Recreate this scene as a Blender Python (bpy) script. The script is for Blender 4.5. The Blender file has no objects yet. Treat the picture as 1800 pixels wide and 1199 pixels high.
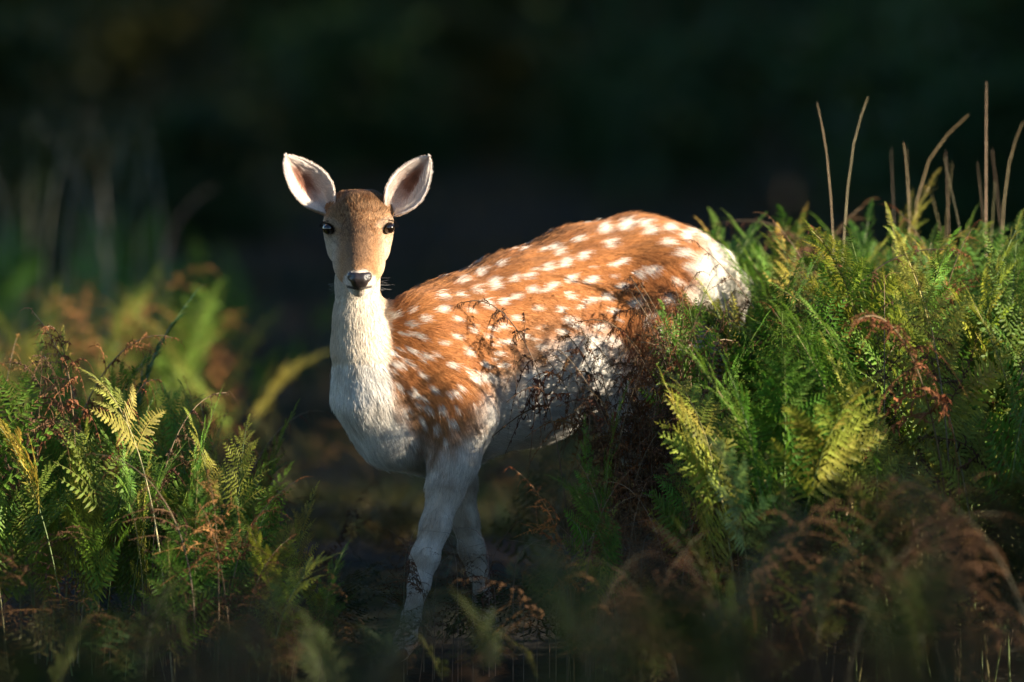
import bpy, math, random
import numpy as np
from mathutils import Matrix, Vector, Quaternion
rnd = random.Random(7)
rng = np.random.default_rng(7)
S = bpy.context.scene
C = S.collection
PI = math.pi

# ------------------------------------------------------------------ camera
CAM_Z, AIM = 1.6, (0.0, 20.0, 0.753)
FOC = 0.12                                    # sensor width / focal length
cd = bpy.data.cameras.new('camera')
cd.sensor_width = 36; cd.lens = 300; cd.clip_start = 0.5; cd.clip_end = 900
cam = bpy.data.objects.new('camera', cd); C.objects.link(cam)
cam.location = (0, 0, CAM_Z)
_dir = (Vector(AIM) - Vector((0, 0, CAM_Z))).normalized()
cam.rotation_euler = _dir.to_track_quat('-Z', 'Y').to_euler()
cd.dof.use_dof = True; cd.dof.focus_distance = 19.62; cd.dof.aperture_fstop = 2.0
cd.dof.aperture_blades = 9
S.camera = cam

# ------------------------------------------------------------------ light
SUN_EL, SUN_OFF = math.radians(12.5), math.radians(69)   # height; swing to the right of the camera's back
to_sun = Vector((math.sin(SUN_OFF)*math.cos(SUN_EL), -math.cos(SUN_OFF)*math.cos(SUN_EL), math.sin(SUN_EL)))
w = bpy.data.worlds.new('World'); S.world = w; w.use_nodes = True
nt = w.node_tree; nt.nodes.clear()
sky = nt.nodes.new('ShaderNodeTexSky'); sky.sky_type = 'NISHITA'; sky.sun_disc = False
sky.sun_elevation = SUN_EL; sky.ozone_density = 3.0; sky.dust_density = .3; sky.air_density = 1.0
sky.sun_rotation = math.atan2(to_sun.x, to_sun.y)
bg = nt.nodes.new('ShaderNodeBackground'); bg.inputs[1].default_value = 0.073
out = nt.nodes.new('ShaderNodeOutputWorld')
nt.links.new(sky.outputs[0], bg.inputs[0]); nt.links.new(bg.outputs[0], out.inputs[0])
sd = bpy.data.lights.new('sun', 'SUN'); sd.energy = 5.0; sd.angle = math.radians(0.5); sd.color = (1.0, 0.87, 0.68)
sun = bpy.data.objects.new('sun', sd); C.objects.link(sun)
sun.rotation_euler = to_sun.to_track_quat('Z', 'Y').to_euler()
sun.location = to_sun * 60
vs = S.view_settings
vs.view_transform = 'Standard'; vs.look = 'None'; vs.exposure = 1.85; vs.gamma = 1; vs.use_curve_mapping = False
S.cycles.use_denoising = True
S.cycles.max_bounces = 8; S.cycles.transparent_max_bounces = 8
S.cycles_curves.shape = 'THICK'

# ------------------------------------------------------------------ helpers
_R = np.array([1., 0, 0]); _F = np.array(_dir); _U = np.cross(_R, _F)
CAM = np.array([0, 0, CAM_Z])
def P(px, py, Y):                              # where the photograph's pixel lies at distance Y
    d = _F + _R*((px-900)/1800*FOC) - _U*((py-599.5)/1800*FOC)
    return CAM + d*(Y/d[1])
def to_px(p):
    q = np.asarray(p) - CAM
    f = q@_F
    return 900 + (q@_R)/f*1800/FOC, 599.5 - (q@_U)/f*1800/FOC
def R_(r, Y): return r/1800*FOC*Y              # pixels to metres at distance Y
def sstep(a, b, x): 
    t = np.clip((x-a)/(b-a), 0, 1); return t*t*(3-2*t)
def gz(x, y):                                  # height of the ground
    x = np.asarray(x, float); y = np.asarray(y, float)
    z = 0.13*sstep(0.0, 1.1, x)*sstep(19.4, 20.3, y)*sstep(40, 24, y)
    z = z + 0.03*np.sin(x*1.7+y*.9)*sstep(0, 2, np.abs(x)+np.abs(y-19.8)*.6) + 0.02*np.sin(x*3.1-y*2.3)*sstep(0, 2, np.abs(x)+np.abs(y-19.8)*.6)
    return z

def tag(o, label=None, cat=None, group=None, kind=None):
    if label: o['label'] = label
    if cat: o['category'] = cat
    if group: o['group'] = group
    if kind: o['kind'] = kind
    return o
def empty(name, loc, rz=0.0):
    o = bpy.data.objects.new(name, None); C.objects.link(o)
    o.location = loc; o.rotation_euler = (0, 0, rz); o.empty_display_size = .1
    return o
def link(name, me, parent=None, col=None):
    o = bpy.data.objects.new(name, me); C.objects.link(o)
    if parent is not None: o.parent = parent
    if col is not None: o.color = (*col[:3], 1)
    return o
def mesh(name, V, faces, mat=None, smooth=True, cols=None, cname='tint'):
    V = np.asarray(V, np.float32).reshape(-1, 3)
    if isinstance(faces, np.ndarray): groups = [faces]
    else: groups = [np.asarray(f, np.int32) for f in faces if len(f)]
    me = bpy.data.meshes.new(name)
    loops = np.concatenate([g.ravel() for g in groups]).astype(np.int32)
    tot = np.concatenate([np.full(len(g), g.shape[1], np.int32) for g in groups])
    st = np.concatenate([[0], np.cumsum(tot)[:-1]]).astype(np.int32)
    me.vertices.add(len(V)); me.vertices.foreach_set('co', V.ravel())
    me.loops.add(len(loops)); me.loops.foreach_set('vertex_index', loops)
    me.polygons.add(len(tot)); me.polygons.foreach_set('loop_start', st); me.polygons.foreach_set('loop_total', tot)
    me.update(calc_edges=True); me.validate()
    me.polygons.foreach_set('use_smooth', np.full(len(me.polygons), smooth))
    if cols is not None:
        a = me.attributes.new(cname, 'FLOAT_COLOR', 'POINT')
        c = np.ones((len(V), 4), np.float32); c[:, :cols.shape[1]] = cols
        a.data.foreach_set('color', c.ravel())
    if mat: me.materials.append(mat)
    return me
def tube(pts, rad, n=6, cap=True):             # tube along a line: vertices and quads
    pts = np.asarray(pts, float); m = len(pts)
    rad = np.broadcast_to(rad, (m,)).astype(float)
    T = np.gradient(pts, axis=0); T /= np.linalg.norm(T, axis=1)[:, None]+1e-9
    ref = np.array([0, 1., .13]) if abs(T[0][1]) < .8 else np.array([1., .1, 0])
    V = []
    for i in range(m):
        a = np.cross(T[i], ref); a /= np.linalg.norm(a); b = np.cross(T[i], a)
        for k in range(n):
            t = 2*PI*k/n
            V.append(pts[i]+rad[i]*(a*math.cos(t)+b*math.sin(t)))
    F = [[i*n+k, i*n+(k+1) % n, (i+1)*n+(k+1) % n, (i+1)*n+k] for i in range(m-1) for k in range(n)]
    return np.array(V), np.array(F, np.int32)
def join(parts):                               # [(V,F4)] -> V,F4
    V, F, o = [], [], 0
    for v, f in parts:
        V.append(v); F.append(f+o); o += len(v)
    return np.concatenate(V), np.concatenate(F)

# ------------------------------------------------------------------ materials
def mat(name):
    m = bpy.data.materials.new(name); m.use_nodes = True
    n = m.node_tree; n.nodes.clear()
    o = n.nodes.new('ShaderNodeOutputMaterial')
    return m, n, o
def N(n, t, **kw):
    x = n.nodes.new(t)
    for k, v in kw.items():
        if k.startswith('i_'):
            key = k[2:]; x.inputs[int(key) if key.isdigit() else key.replace('_', ' ')].default_value = v
        else: setattr(x, k, v)
    return x
def mixc(n, a, b, f, bt='MIX'):
    m = N(n, 'ShaderNodeMix', data_type='RGBA', blend_type=bt)
    for s, v in ((0, f), (6, a), (7, b)):
        if hasattr(v, 'links') or hasattr(v, 'is_linked'): n.links.new(v, m.inputs[s])
        else: m.inputs[s].default_value = v if s == 0 else (*v[:3], 1)
    return m.outputs[2]

def leaf_material(name, trans=.4, rough=.45, spec=.35, own=None):
    m, n, o = mat(name); L = n.links.new
    oi = N(n, 'ShaderNodeObjectInfo'); at = N(n, 'ShaderNodeAttribute', attribute_name='tint')
    sep = N(n, 'ShaderNodeSeparateColor'); L(at.outputs['Color'], sep.inputs[0])
    tc = N(n, 'ShaderNodeTexCoord'); nz = N(n, 'ShaderNodeTexNoise', i_Scale=14.0, i_Detail=3.0)
    L(tc.outputs['Object'], nz.inputs['Vector'])
    base = oi.outputs['Color'] if own is None else own
    gain = N(n, 'ShaderNodeMath', operation='MULTIPLY_ADD', i_1=.9, i_2=.55); L(sep.outputs[0], gain.inputs[0])
    g2 = N(n, 'ShaderNodeMath', operation='MULTIPLY_ADD', i_1=.8, i_2=.6); L(nz.outputs[0], g2.inputs[0])
    gm = N(n, 'ShaderNodeMath', operation='MULTIPLY'); L(gain.outputs[0], gm.inputs[0]); L(g2.outputs[0], gm.inputs[1])
    vm = N(n, 'ShaderNodeVectorMath', operation='SCALE')
    if own is None: L(base, vm.inputs[0])
    else: vm.inputs[0].default_value = own
    L(gm.outputs[0], vm.inputs['Scale'])
    col = mixc(n, vm.outputs[0], (.20, .11, .03), sep.outputs[1])
    p = N(n, 'ShaderNodeBsdfPrincipled', i_Roughness=rough); p.inputs['Specular IOR Level'].default_value = spec
    L(col, p.inputs['Base Color'])
    t = N(n, 'ShaderNodeBsdfTranslucent'); tcol = mixc(n, col, (1.0, .95, .35), .5, 'MULTIPLY')
    sc = N(n, 'ShaderNodeVectorMath', operation='SCALE'); sc.inputs['Scale'].default_value = 1.35; L(tcol, sc.inputs[0])
    L(sc.outputs[0], t.inputs[0])
    mx = N(n, 'ShaderNodeMixShader', i_0=trans); L(p.outputs[0], mx.inputs[1]); L(t.outputs[0], mx.inputs[2])
    L(mx.outputs[0], o.inputs[0])
    return m
M_LEAF = leaf_material('bracken_leaf', .38, .5, .16)
M_DEAD = leaf_material('withered_leaf', .18, .75, .08)
M_GRASS = leaf_material('grass_blade', .3, .6, .1)
M_TREE = leaf_material('tree_leaf', .22, .5, .15)
def plain(name, col, rough=.7, noise=None, spec=.3, bump=0, use_obj=False):
    m, n, o = mat(name); L = n.links.new
    p = N(n, 'ShaderNodeBsdfPrincipled', i_Roughness=rough); p.inputs['Specular IOR Level'].default_value = spec
    src = None
    if use_obj: src = N(n, 'ShaderNodeObjectInfo').outputs['Color']
    if noise:
        tc = N(n, 'ShaderNodeTexCoord'); nz = N(n, 'ShaderNodeTexNoise', i_Scale=noise, i_Detail=4.0)
        L(tc.outputs['Object'], nz.inputs['Vector'])
        ra = N(n, 'ShaderNodeMath', operation='MULTIPLY_ADD', i_1=1.5, i_2=.25); L(nz.outputs[0], ra.inputs[0])
        sc = N(n, 'ShaderNodeVectorMath', operation='SCALE'); L(ra.outputs[0], sc.inputs['Scale'])
        if src: L(src, sc.inputs[0])
        else: sc.inputs[0].default_value = col
        L(sc.outputs[0], p.inputs['Base Color'])
        if bump:
            b = N(n, 'ShaderNodeBump', i_Strength=bump, i_Distance=.01); L(nz.outputs[0], b.inputs['Height']); L(b.outputs[0], p.inputs['Normal'])
    elif src: L(src, p.inputs['Base Color'])
    else: p.inputs['Base Color'].default_value = (*col, 1)
    L(p.outputs[0], o.inputs[0])
    return m
M_STALK = plain('stalk', (.2, .2, .05), .5, 25.0, use_obj=True)
M_BARK = plain('bark', (.09, .075, .06), .9, 9.0, bump=.6)
M_STRAW = plain('straw', (.4, .3, .16), .6, 30.0, use_obj=True)

# ------------------------------------------------------------------ ground
def make_ground():
    xs = np.concatenate([[-400, -150, -60, -25], np.linspace(-12, 12, 121), [25, 60, 150, 400]])
    ys = np.concatenate([[-120, -40, -10, 0, 4], np.linspace(8, 32, 121), np.linspace(33, 100, 68), [130, 200, 400, 700]])
    X, Y = np.meshgrid(xs, ys, indexing='ij')
    Z = gz(X, Y)
    V = np.stack([X, Y, Z], -1).reshape(-1, 3)
    ny = len(ys)
    i, j = np.meshgrid(np.arange(len(xs)-1), np.arange(ny-1), indexing='ij')
    a = (i*ny+j).ravel()
    F = np.stack([a, a+ny, a+ny+1, a+1], 1).astype(np.int32)
    m, n, o = mat('forest_floor'); L = n.links.new
    tc = N(n, 'ShaderNodeTexCoord')
    n1 = N(n, 'ShaderNodeTexNoise', i_Scale=.35, i_Detail=6.0); L(tc.outputs['Object'], n1.inputs['Vector'])
    n2 = N(n, 'ShaderNodeTexNoise', i_Scale=22.0, i_Detail=5.0); L(tc.outputs['Object'], n2.inputs['Vector'])
    r1 = N(n, 'ShaderNodeMapRange', i_1=.4, i_2=.62); L(n1.outputs[0], r1.inputs[0])
    c1 = mixc(n, (.052, .049, .050), (.02, .032, .014), r1.outputs[0])
    c2 = mixc(n, (.022, .016, .011), c1, n2.outputs[0])
    p = N(n, 'ShaderNodeBsdfPrincipled', i_Roughness=1.0); p.inputs['Specular IOR Level'].default_value = 0
    L(c2, p.inputs['Base Color'])
    b = N(n, 'ShaderNodeBump', i_Strength=.8, i_Distance=.03); L(n2.outputs[0], b.inputs['Height']); L(b.outputs[0], p.inputs['Normal'])
    L(p.outputs[0], o.inputs[0])
    g = link('ground', mesh('ground', V, F, m)); tag(g, 'dark leaf-strewn woodland floor under the bracken', kind='structure')
make_ground()

# ------------------------------------------------------------------ woodland trees
def tree_meshes(seed, h, cw, low, nl, ls):
    """a crown of leaf clumps from height low to h, and a trunk with limbs"""
    g = np.random.default_rng(seed)
    ends, tubes = [], []
    tp = np.array([[0, 0, -.05], [.04, .02, h*.2], [g.normal()*.1, g.normal()*.1, h*.45], [g.normal()*.2, g.normal()*.2, h*.8]])
    tubes.append(tube(tp, np.array([.045, .036, .026, .01])*h*.55, 8))
    nlimb = 16
    for k in range(nlimb):
        f = .12+.7*k/nlimb
        z0 = h*(.1+.68*k/nlimb)
        az = k*2.4+g.uniform(-.4, .4)
        reach = cw*g.uniform(.7, 1.05)*math.sin(PI*min(.95, .28+.62*f))
        st = np.array([0, 0, z0])
        en = np.array([math.cos(az)*reach, math.sin(az)*reach, max(low, z0+h*g.uniform(-.02, .2))])
        mid = (st+en)/2+np.array([0, 0, h*.04])
        tubes.append(tube([st, mid, en], np.array([.016, .010, .003])*h*.5, 5))
        ends += [en, mid*.4+en*.6, (st+en)/2]
    for k in range(10):
        a = g.uniform(0, 2*PI); r = cw*.4*math.sqrt(g.uniform())
        ends.append(np.array([math.cos(a)*r, math.sin(a)*r, h*g.uniform(.75, .97)]))
    for k in range(14):
        a = g.uniform(0, 2*PI); r = cw*g.uniform(.4, .95)
        ends.append(np.array([math.cos(a)*r, math.sin(a)*r, low+h*g.uniform(0, .35)]))
    ends = np.array(ends)
    sub = ends[g.integers(0, len(ends), nl//14)] + g.normal(0, 1, (nl//14, 3))*np.array([cw*.15, cw*.15, h*.05])
    tc = g.uniform(.2, .9, len(sub))
    idx = g.integers(0, len(sub), nl)
    c = sub[idx]+g.normal(0, 1, (nl, 3))*ls*1.6
    c[:, 2] = np.maximum(c[:, 2], .05)
    n = g.normal(0, 1, (nl, 3)); n[:, 2] += .8; n /= np.linalg.norm(n, axis=1)[:, None]
    a = np.cross(n, g.normal(0, 1, (nl, 3))); a /= np.linalg.norm(a, axis=1)[:, None]
    b = np.cross(n, a)
    s = ls*g.uniform(.6, 1.3, nl)[:, None]
    V = np.stack([c-a*s, c+b*s*.45-n*s*.1, c+a*s, c-b*s*.45-n*s*.1], 1).reshape(-1, 3)
    F = np.arange(nl*4, dtype=np.int32).reshape(-1, 4)
    col = np.stack([np.repeat(tc[idx]*.8+g.uniform(0, .2, nl), 4), np.repeat((g.random(nl) < .04)*.6, 4), np.zeros(nl*4)], 1)
    crown = mesh('crown', V, F, M_TREE, False, col)
    tv, tf = join(tubes)
    return crown, mesh('trunk', tv, tf, M_BARK)
TREES = [tree_meshes(11, 8.5, 3.2, .5, 9000, .16), tree_meshes(12, 7.5, 3.4, .3, 9000, .16), tree_meshes(13, 9.5, 2.9, .6, 9000, .16)]
BUSHES = [tree_meshes(21, 3.0, 1.7, .1, 5000, .10), tree_meshes(22, 2.3, 1.5, .05, 5000, .10)]
def tree(kind, x, y, s, rz, col, name, label, group, cat):
    r = empty(name, (x, y, float(gz(x, y))-.02), rz); r.scale = (s, s, s*rnd.uniform(.92, 1.1))
    tag(r, label, cat, group)
    cr, tr = kind
    link('crown', cr, r, col); link('trunk', tr, r)
    return r
def jit(c, a=.2):
    f = 1+rnd.uniform(-a, a)
    return [max(0, v*f*(1+rnd.uniform(-a*.5, a*.5))) for v in c]
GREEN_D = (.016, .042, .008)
# unseen trees added to block the low sun, with a gap for the deer
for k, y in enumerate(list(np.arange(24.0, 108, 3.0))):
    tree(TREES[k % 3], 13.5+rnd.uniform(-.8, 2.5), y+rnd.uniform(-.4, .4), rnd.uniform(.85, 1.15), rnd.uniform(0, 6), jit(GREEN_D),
         'broadleaf_tree', 'unseen tall leafy tree added beyond the right of the bracken to block sun', 'sun-blocking trees added on the right', 'tree')
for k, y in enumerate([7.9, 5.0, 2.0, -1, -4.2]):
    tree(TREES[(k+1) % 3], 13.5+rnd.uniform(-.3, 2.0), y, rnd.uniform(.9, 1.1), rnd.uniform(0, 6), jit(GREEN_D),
         'broadleaf_tree', 'unseen tall leafy tree added beyond the right of the bracken to block sun', 'sun-blocking trees added on the right', 'tree')
# the dark wood behind the clearing
FAR = []
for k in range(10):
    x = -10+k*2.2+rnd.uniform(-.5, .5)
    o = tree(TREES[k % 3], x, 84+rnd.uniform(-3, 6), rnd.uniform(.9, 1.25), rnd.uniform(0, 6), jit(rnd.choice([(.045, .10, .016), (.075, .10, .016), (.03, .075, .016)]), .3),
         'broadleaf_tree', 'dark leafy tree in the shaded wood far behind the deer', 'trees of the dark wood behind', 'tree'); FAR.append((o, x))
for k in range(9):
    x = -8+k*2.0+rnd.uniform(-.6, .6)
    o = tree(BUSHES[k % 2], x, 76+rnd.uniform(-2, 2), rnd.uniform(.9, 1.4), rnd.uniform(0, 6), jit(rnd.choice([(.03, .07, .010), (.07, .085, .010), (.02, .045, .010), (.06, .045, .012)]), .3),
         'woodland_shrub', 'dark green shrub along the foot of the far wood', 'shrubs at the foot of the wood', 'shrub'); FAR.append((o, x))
for x, y, s_, lab in ((4.3, 21.1, .58, 'unseen round shrub added beyond the right bank to shade the floor, nearer one'), (4.8, 22.7, .56, 'unseen round shrub added beyond the right bank to shade the floor, farther one')):  # unseen shrubs added to shade the floor behind the deer
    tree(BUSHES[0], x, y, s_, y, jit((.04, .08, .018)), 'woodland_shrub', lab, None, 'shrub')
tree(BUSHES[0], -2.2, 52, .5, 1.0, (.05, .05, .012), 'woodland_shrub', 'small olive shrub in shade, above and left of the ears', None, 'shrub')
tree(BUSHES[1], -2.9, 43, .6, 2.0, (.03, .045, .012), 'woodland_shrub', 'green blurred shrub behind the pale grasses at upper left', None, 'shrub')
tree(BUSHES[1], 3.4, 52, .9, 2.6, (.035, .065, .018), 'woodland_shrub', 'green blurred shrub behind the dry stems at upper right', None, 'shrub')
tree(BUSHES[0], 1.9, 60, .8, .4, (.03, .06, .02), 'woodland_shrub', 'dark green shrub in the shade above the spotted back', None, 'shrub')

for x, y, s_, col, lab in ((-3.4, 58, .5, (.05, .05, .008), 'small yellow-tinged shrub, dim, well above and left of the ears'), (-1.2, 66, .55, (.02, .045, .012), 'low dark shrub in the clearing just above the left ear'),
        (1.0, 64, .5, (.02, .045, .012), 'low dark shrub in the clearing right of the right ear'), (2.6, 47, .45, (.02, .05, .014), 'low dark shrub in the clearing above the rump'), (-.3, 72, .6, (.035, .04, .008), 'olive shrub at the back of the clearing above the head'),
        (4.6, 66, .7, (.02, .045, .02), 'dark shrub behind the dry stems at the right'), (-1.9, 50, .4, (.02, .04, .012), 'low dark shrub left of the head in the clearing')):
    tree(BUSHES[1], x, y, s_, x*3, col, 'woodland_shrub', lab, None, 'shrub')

# ------------------------------------------------------------------ surface of an implicit shape
def surface_nets(F, org, h):
    ins = F < 0
    nx, ny, nz = F.shape
    cnt = np.zeros((nx-1, ny-1, nz-1), np.uint8)
    for dx in (0, 1):
        for dy in (0, 1):
            for dz in (0, 1):
                cnt += ins[dx:nx-1+dx, dy:ny-1+dy, dz:nz-1+dz]
    act = (cnt > 0) & (cnt < 8)
    idx = np.full(act.shape, -1, np.int32)
    I, J, K = np.nonzero(act); idx[I, J, K] = np.arange(len(I))
    corners = [(a, b, c) for a in (0, 1) for b in (0, 1) for c in (0, 1)]
    val = {c: F[I+c[0], J+c[1], K+c[2]] for c in corners}
    acc = np.zeros((len(I), 3)); num = np.zeros(len(I))
    for c in corners:
        for ax in range(3):
            if c[ax]: continue
            d = list(c); d[ax] = 1; d = tuple(d)
            a, b = val[c], val[d]
            x = (a < 0) != (b < 0)
            t = np.where(x, a/(a-b+1e-12), 0)
            p = np.array(c, float)[None].repeat(len(I), 0); p[:, ax] += t
            acc[x] += p[x]; num[x] += 1
    V = (np.stack([I, J, K], 1)+acc/num[:, None])*h+org
    quads = []
    for ax in range(3):
        s0 = [slice(None)]*3; s1 = [slice(None)]*3
        s0[ax] = slice(0, -1); s1[ax] = slice(1, None)
        a, b = ins[tuple(s0)], ins[tuple(s1)]
        for flip, m in ((0, a & ~b), (1, ~a & b)):
            i = np.array(np.nonzero(m))
            o1, o2 = (ax+1) % 3, (ax+2) % 3
            ok = (i[o1] > 0) & (i[o2] > 0) & (i[o1] < F.shape[o1]-1) & (i[o2] < F.shape[o2]-1)
            i = i[:, ok]
            def cell(u, v):
                q = i.copy(); q[o1] -= u; q[o2] -= v
                return idx[q[0], q[1], q[2]]
            q = np.stack([cell(1, 1), cell(0, 1), cell(0, 0), cell(1, 0)], 1)
            quads.append(q[:, ::-1] if flip else q)
    return V, np.concatenate(quads).astype(np.int32)

class Solid:
    def __init__(s): s.pr = []
    def add(s, a, b, r1, r2, k=.03, sq=None, flow=None, neg=False):
        a = np.asarray(a, float); b = np.asarray(b, float)
        s.pr.append(dict(a=a, b=b, r1=r1, r2=r2, k=k, sq=sq, neg=neg,
                         flow=np.asarray(flow if flow is not None else b-a, float)))
    @staticmethod
    def dist(p, X):
        ab = p['b']-p['a']; L = ab@ab
        d = X-p['a']
        t = np.clip(d@ab/L, 0, 1) if L > 1e-12 else np.zeros(X.shape[:-1])
        d = d-t[..., None]*ab
        sc = 1.0
        if p['sq'] is not None:
            for ax, f in p['sq']:
                d = d+((f-1)*(d@ax))[..., None]*ax
        q = np.sqrt((d*d).sum(-1))
        return q-(p['r1']+(p['r2']-p['r1'])*t)
    def build(s, h):
        lo = np.min([np.minimum(p['a'], p['b'])-1.3*max(p['r1'], p['r2']) for p in s.pr if not p['neg']], 0)-3*h
        hi = np.max([np.maximum(p['a'], p['b'])+1.3*max(p['r1'], p['r2']) for p in s.pr if not p['neg']], 0)+3*h
        n = np.ceil((hi-lo)/h).astype(int)+1
        F = np.full(n, .2, np.float32)
        ax = [lo[i]+h*np.arange(n[i]) for i in range(3)]
        for p in s.pr:
            m = 1.3*max(p['r1'], p['r2'])+p['k']*1.2+2*h
            l = np.clip(((np.minimum(p['a'], p['b'])-m-lo)/h).astype(int), 0, n)
            u = np.clip(((np.maximum(p['a'], p['b'])+m-lo)/h).astype(int)+2, 0, n)
            if (u <= l).any(): continue
            X = np.stack(np.meshgrid(*[ax[i][l[i]:u[i]] for i in range(3)], indexing='ij'), -1)
            d = s.dist(p, X); sl = tuple(slice(l[i], u[i]) for i in range(3))
            f = F[sl]; k = p['k']
            if p['neg']:
                hh = np.clip(.5-.5*(f+d)/k, 0, 1)
                F[sl] = f+(-d-f)*hh+k*hh*(1-hh)
            else:
                hh = np.maximum(k-np.abs(f-d), 0)/k
                F[sl] = np.minimum(f, d)-hh*hh*k*.25
        return surface_nets(F, lo, h)

# ------------------------------------------------------------------ the deer
def YB(px): return 19.75+(px-700)/480*.55       # the trunk recedes towards the rump
A_, B_ = P(700, 665, YB(700)), P(1180, 540, YB(1180))
fw = (A_-B_); fw[2] = 0; fw /= np.linalg.norm(fw)          # towards the head
lat = np.cross([0, 0, 1.], fw); lat /= np.linalg.norm(lat)  # towards the deer's left
if lat[1] > 0: lat = -lat                                   # now towards the camera
deer = Solid()
def chain(pts, k=.03, sq=None, flow=None):
    """pts: (px, py, Y, r in px)"""
    for p, q in zip(pts[:-1], pts[1:]):
        deer.add(P(*p[:3]), P(*q[:3]), R_(p[3], p[2]), R_(q[3], q[2]), k, sq, flow)
SQ = [(lat, 1.28)]
back_flow = -fw*1.0+np.array([0, 0, -.30])
TR = [(708, 664, 122), (795, 654, 153), (915, 613, 160), (1030, 570, 163), (1128, 532, 146), (1192, 512, 106)]
chain([(x, y, YB(x), r) for x, y, r in TR], .05, SQ, back_flow)
# brisket, shoulder blade and haunch
chain([(690, 745, 19.72, 70), (765, 765, 19.84, 62)], .06, None, (.2, 0, -1))
chain([(745, 600, 19.72, 78), (800, 735, 19.70, 66)], .06, None, back_flow)
chain([(1150, 530, 20.12, 105), (1120, 680, 20.10, 78)], .06, None, back_flow*.6+np.array([0, 0, -.5]))
# forelegs
chain([(802, 730, 19.70, 70), (797, 800, 19.68, 44), (783, 860, 19.66, 31), (765, 925, 19.63, 24), (747, 980, 19.60, 22.5),
       (737, 1025, 19.58, 17), (723, 1085, 19.56, 14), (713, 1125, 19.55, 17), (706, 1146, 19.53, 15)], .02)
chain([(790, 760, 19.92, 60), (806, 850, 19.92, 29), (818, 915, 19.93, 21.5), (829, 965, 19.94, 20.5), (839, 1000, 19.95, 15),
       (849, 1050, 19.96, 13), (856, 1100, 19.97, 15), (862, 1120, 19.965, 13)], .02)
# hind legs
for dY, dx in ((-.13, 0), (.15, 45)):
    chain([(1150+dx, 600, 20.2+dY, 92), (1115+dx, 725, 20.2+dY, 64), (1165+dx, 850, 20.25+dY, 36), (1212+dx, 925, 20.3+dY, 24),
           (1205+dx, 1000, 20.3+dY, 17), (1192+dx, 1060, 20.28+dY, 15), (1184+dx, 1085, 20.26+dY, 15)], .025)
# neck
chain([(631, 430, 19.62, 38), (628, 500, 19.63, 33), (627, 560, 19.63, 35), (631, 610, 19.65, 43), (655, 680, 19.68, 76)], .035, None)
chain([(631, 460, 19.68, 30), (634, 550, 19.72, 33), (690, 625, 19.78, 82)], .04, None, back_flow*.6+np.array([0, 0, -.6]))
# head: built from the nose to the poll so that the coat lies that way
hf = np.array([0, .5, .87])
chain([(632, 478, 19.405, 25), (632, 445, 19.450, 20), (631, 412, 19.484, 23), (631, 384, 19.540, 44)], .028, None, hf)
chain([(631, 390, 19.60, 54), (632, 374, 19.59, 39)], .03, None, hf)
chain([(632, 492, 19.43, 24), (631, 462, 19.505, 40), (630, 425, 19.575, 48)], .03, None, (0, .9, .3))
chain([(632, 487, 19.388, 24), (632, 485, 19.40, 26)], .012, None, hf)
chain([(632, 509, 19.405, 12), (632, 504, 19.45, 18)], .012, None, (0, .9, -.2))
for s in (-1, 1):
    deer.add(P(630+s*38, 383, 19.545), P(630+s*45, 390, 19.555), R_(21, 19.5), R_(17, 19.5), .02, None, (s*.5, .6, .5))
    deer.add(P(630+s*43, 410, 19.575), P(630+s*36, 440, 19.56), R_(15, 19.5), R_(17, 19.5), .025, None, (s*.4, .9, .1))
    deer.add(P(630+s*44, 374, 19.61), P(630+s*57, 366, 19.625), R_(20, 19.5), R_(9, 19.5), .02, None, (s*.7, .3, .5))
c_ = P(1052, 655, YB(1052))+lat*(-.17); deer.add(c_, c_+np.array([0, 0, .08]), .045, .05, .05, None, None, True)
c_ = P(872, 735, YB(872))+lat*(-.185); deer.add(c_, c_+np.array([.01, 0, .10]), .035, .04, .05, None, None, True)
for s in (-1, 1): deer.add(P(631+s*24, 354, 19.605), P(631+s*34, 362, 19.61), R_(17, 19.5), R_(17, 19.5), .02, None, hf)
# tail, hanging behind the rump
chain([(1255, 470, 20.36, 30), (1285, 505, 20.44, 24), (1292, 570, 20.46, 14)], .03, None, (.3, .4, -.9))
# eye sockets
EYES = [(576, 402, 19.536), (685.5, 400.5, 19.536)]
for e in EYES:
    c = P(*e); deer.add(c, c+np.array([0, -.02, 0]), R_(8, 19.5), R_(8, 19.5), .008, None, None, True)
BASE = np.array([P(760, 1150, 19.7)[0], 19.75, 0.0])
BV, BF = deer.build(.0048)
for _ in range(2):                              # relax the net
    acc = np.zeros_like(BV); num = np.zeros(len(BV))
    for a, b in ((0, 1), (1, 2), (2, 3), (3, 0)):
        np.add.at(acc, BF[:, a], BV[BF[:, b]]); np.add.at(acc, BF[:, b], BV[BF[:, a]])
        np.add.at(num, BF[:, a], 1); np.add.at(num, BF[:, b], 1)
    BV = BV*.5+acc/num[:, None]*.5
def vnormals(V, F):
    fn = np.cross(V[F[:, 2]]-V[F[:, 0]], V[F[:, 3]]-V[F[:, 1]])
    n = np.zeros_like(V)
    for k in range(4): np.add.at(n, F[:, k], fn)
    return n/(np.linalg.norm(n, axis=1)[:, None]+1e-12)
BN = vnormals(BV, BF)
def flow_at(X):
    acc = np.zeros_like(X)
    for p in deer.pr:
        if p['neg']: continue
        d = Solid.dist(p, X)
        acc += np.exp(-np.maximum(d, -.03)/.018)[:, None]*p['flow']/np.linalg.norm(p['flow'])
    return acc/(np.linalg.norm(acc, axis=1)[:, None]+1e-9)
BT = flow_at(BV)

def vnoise(X, f, seed=0):                       # cheap smooth noise in [0,1]
    X = X*f+seed*17.3
    return .5+.25*(np.sin(X[:, 0]*1.3+2.1*np.sin(X[:, 1]*.9+X[:, 2]*.7))+np.sin(X[:, 2]*1.7+1.7*np.sin(X[:, 0]*1.1-X[:, 1]*1.2)))

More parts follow.
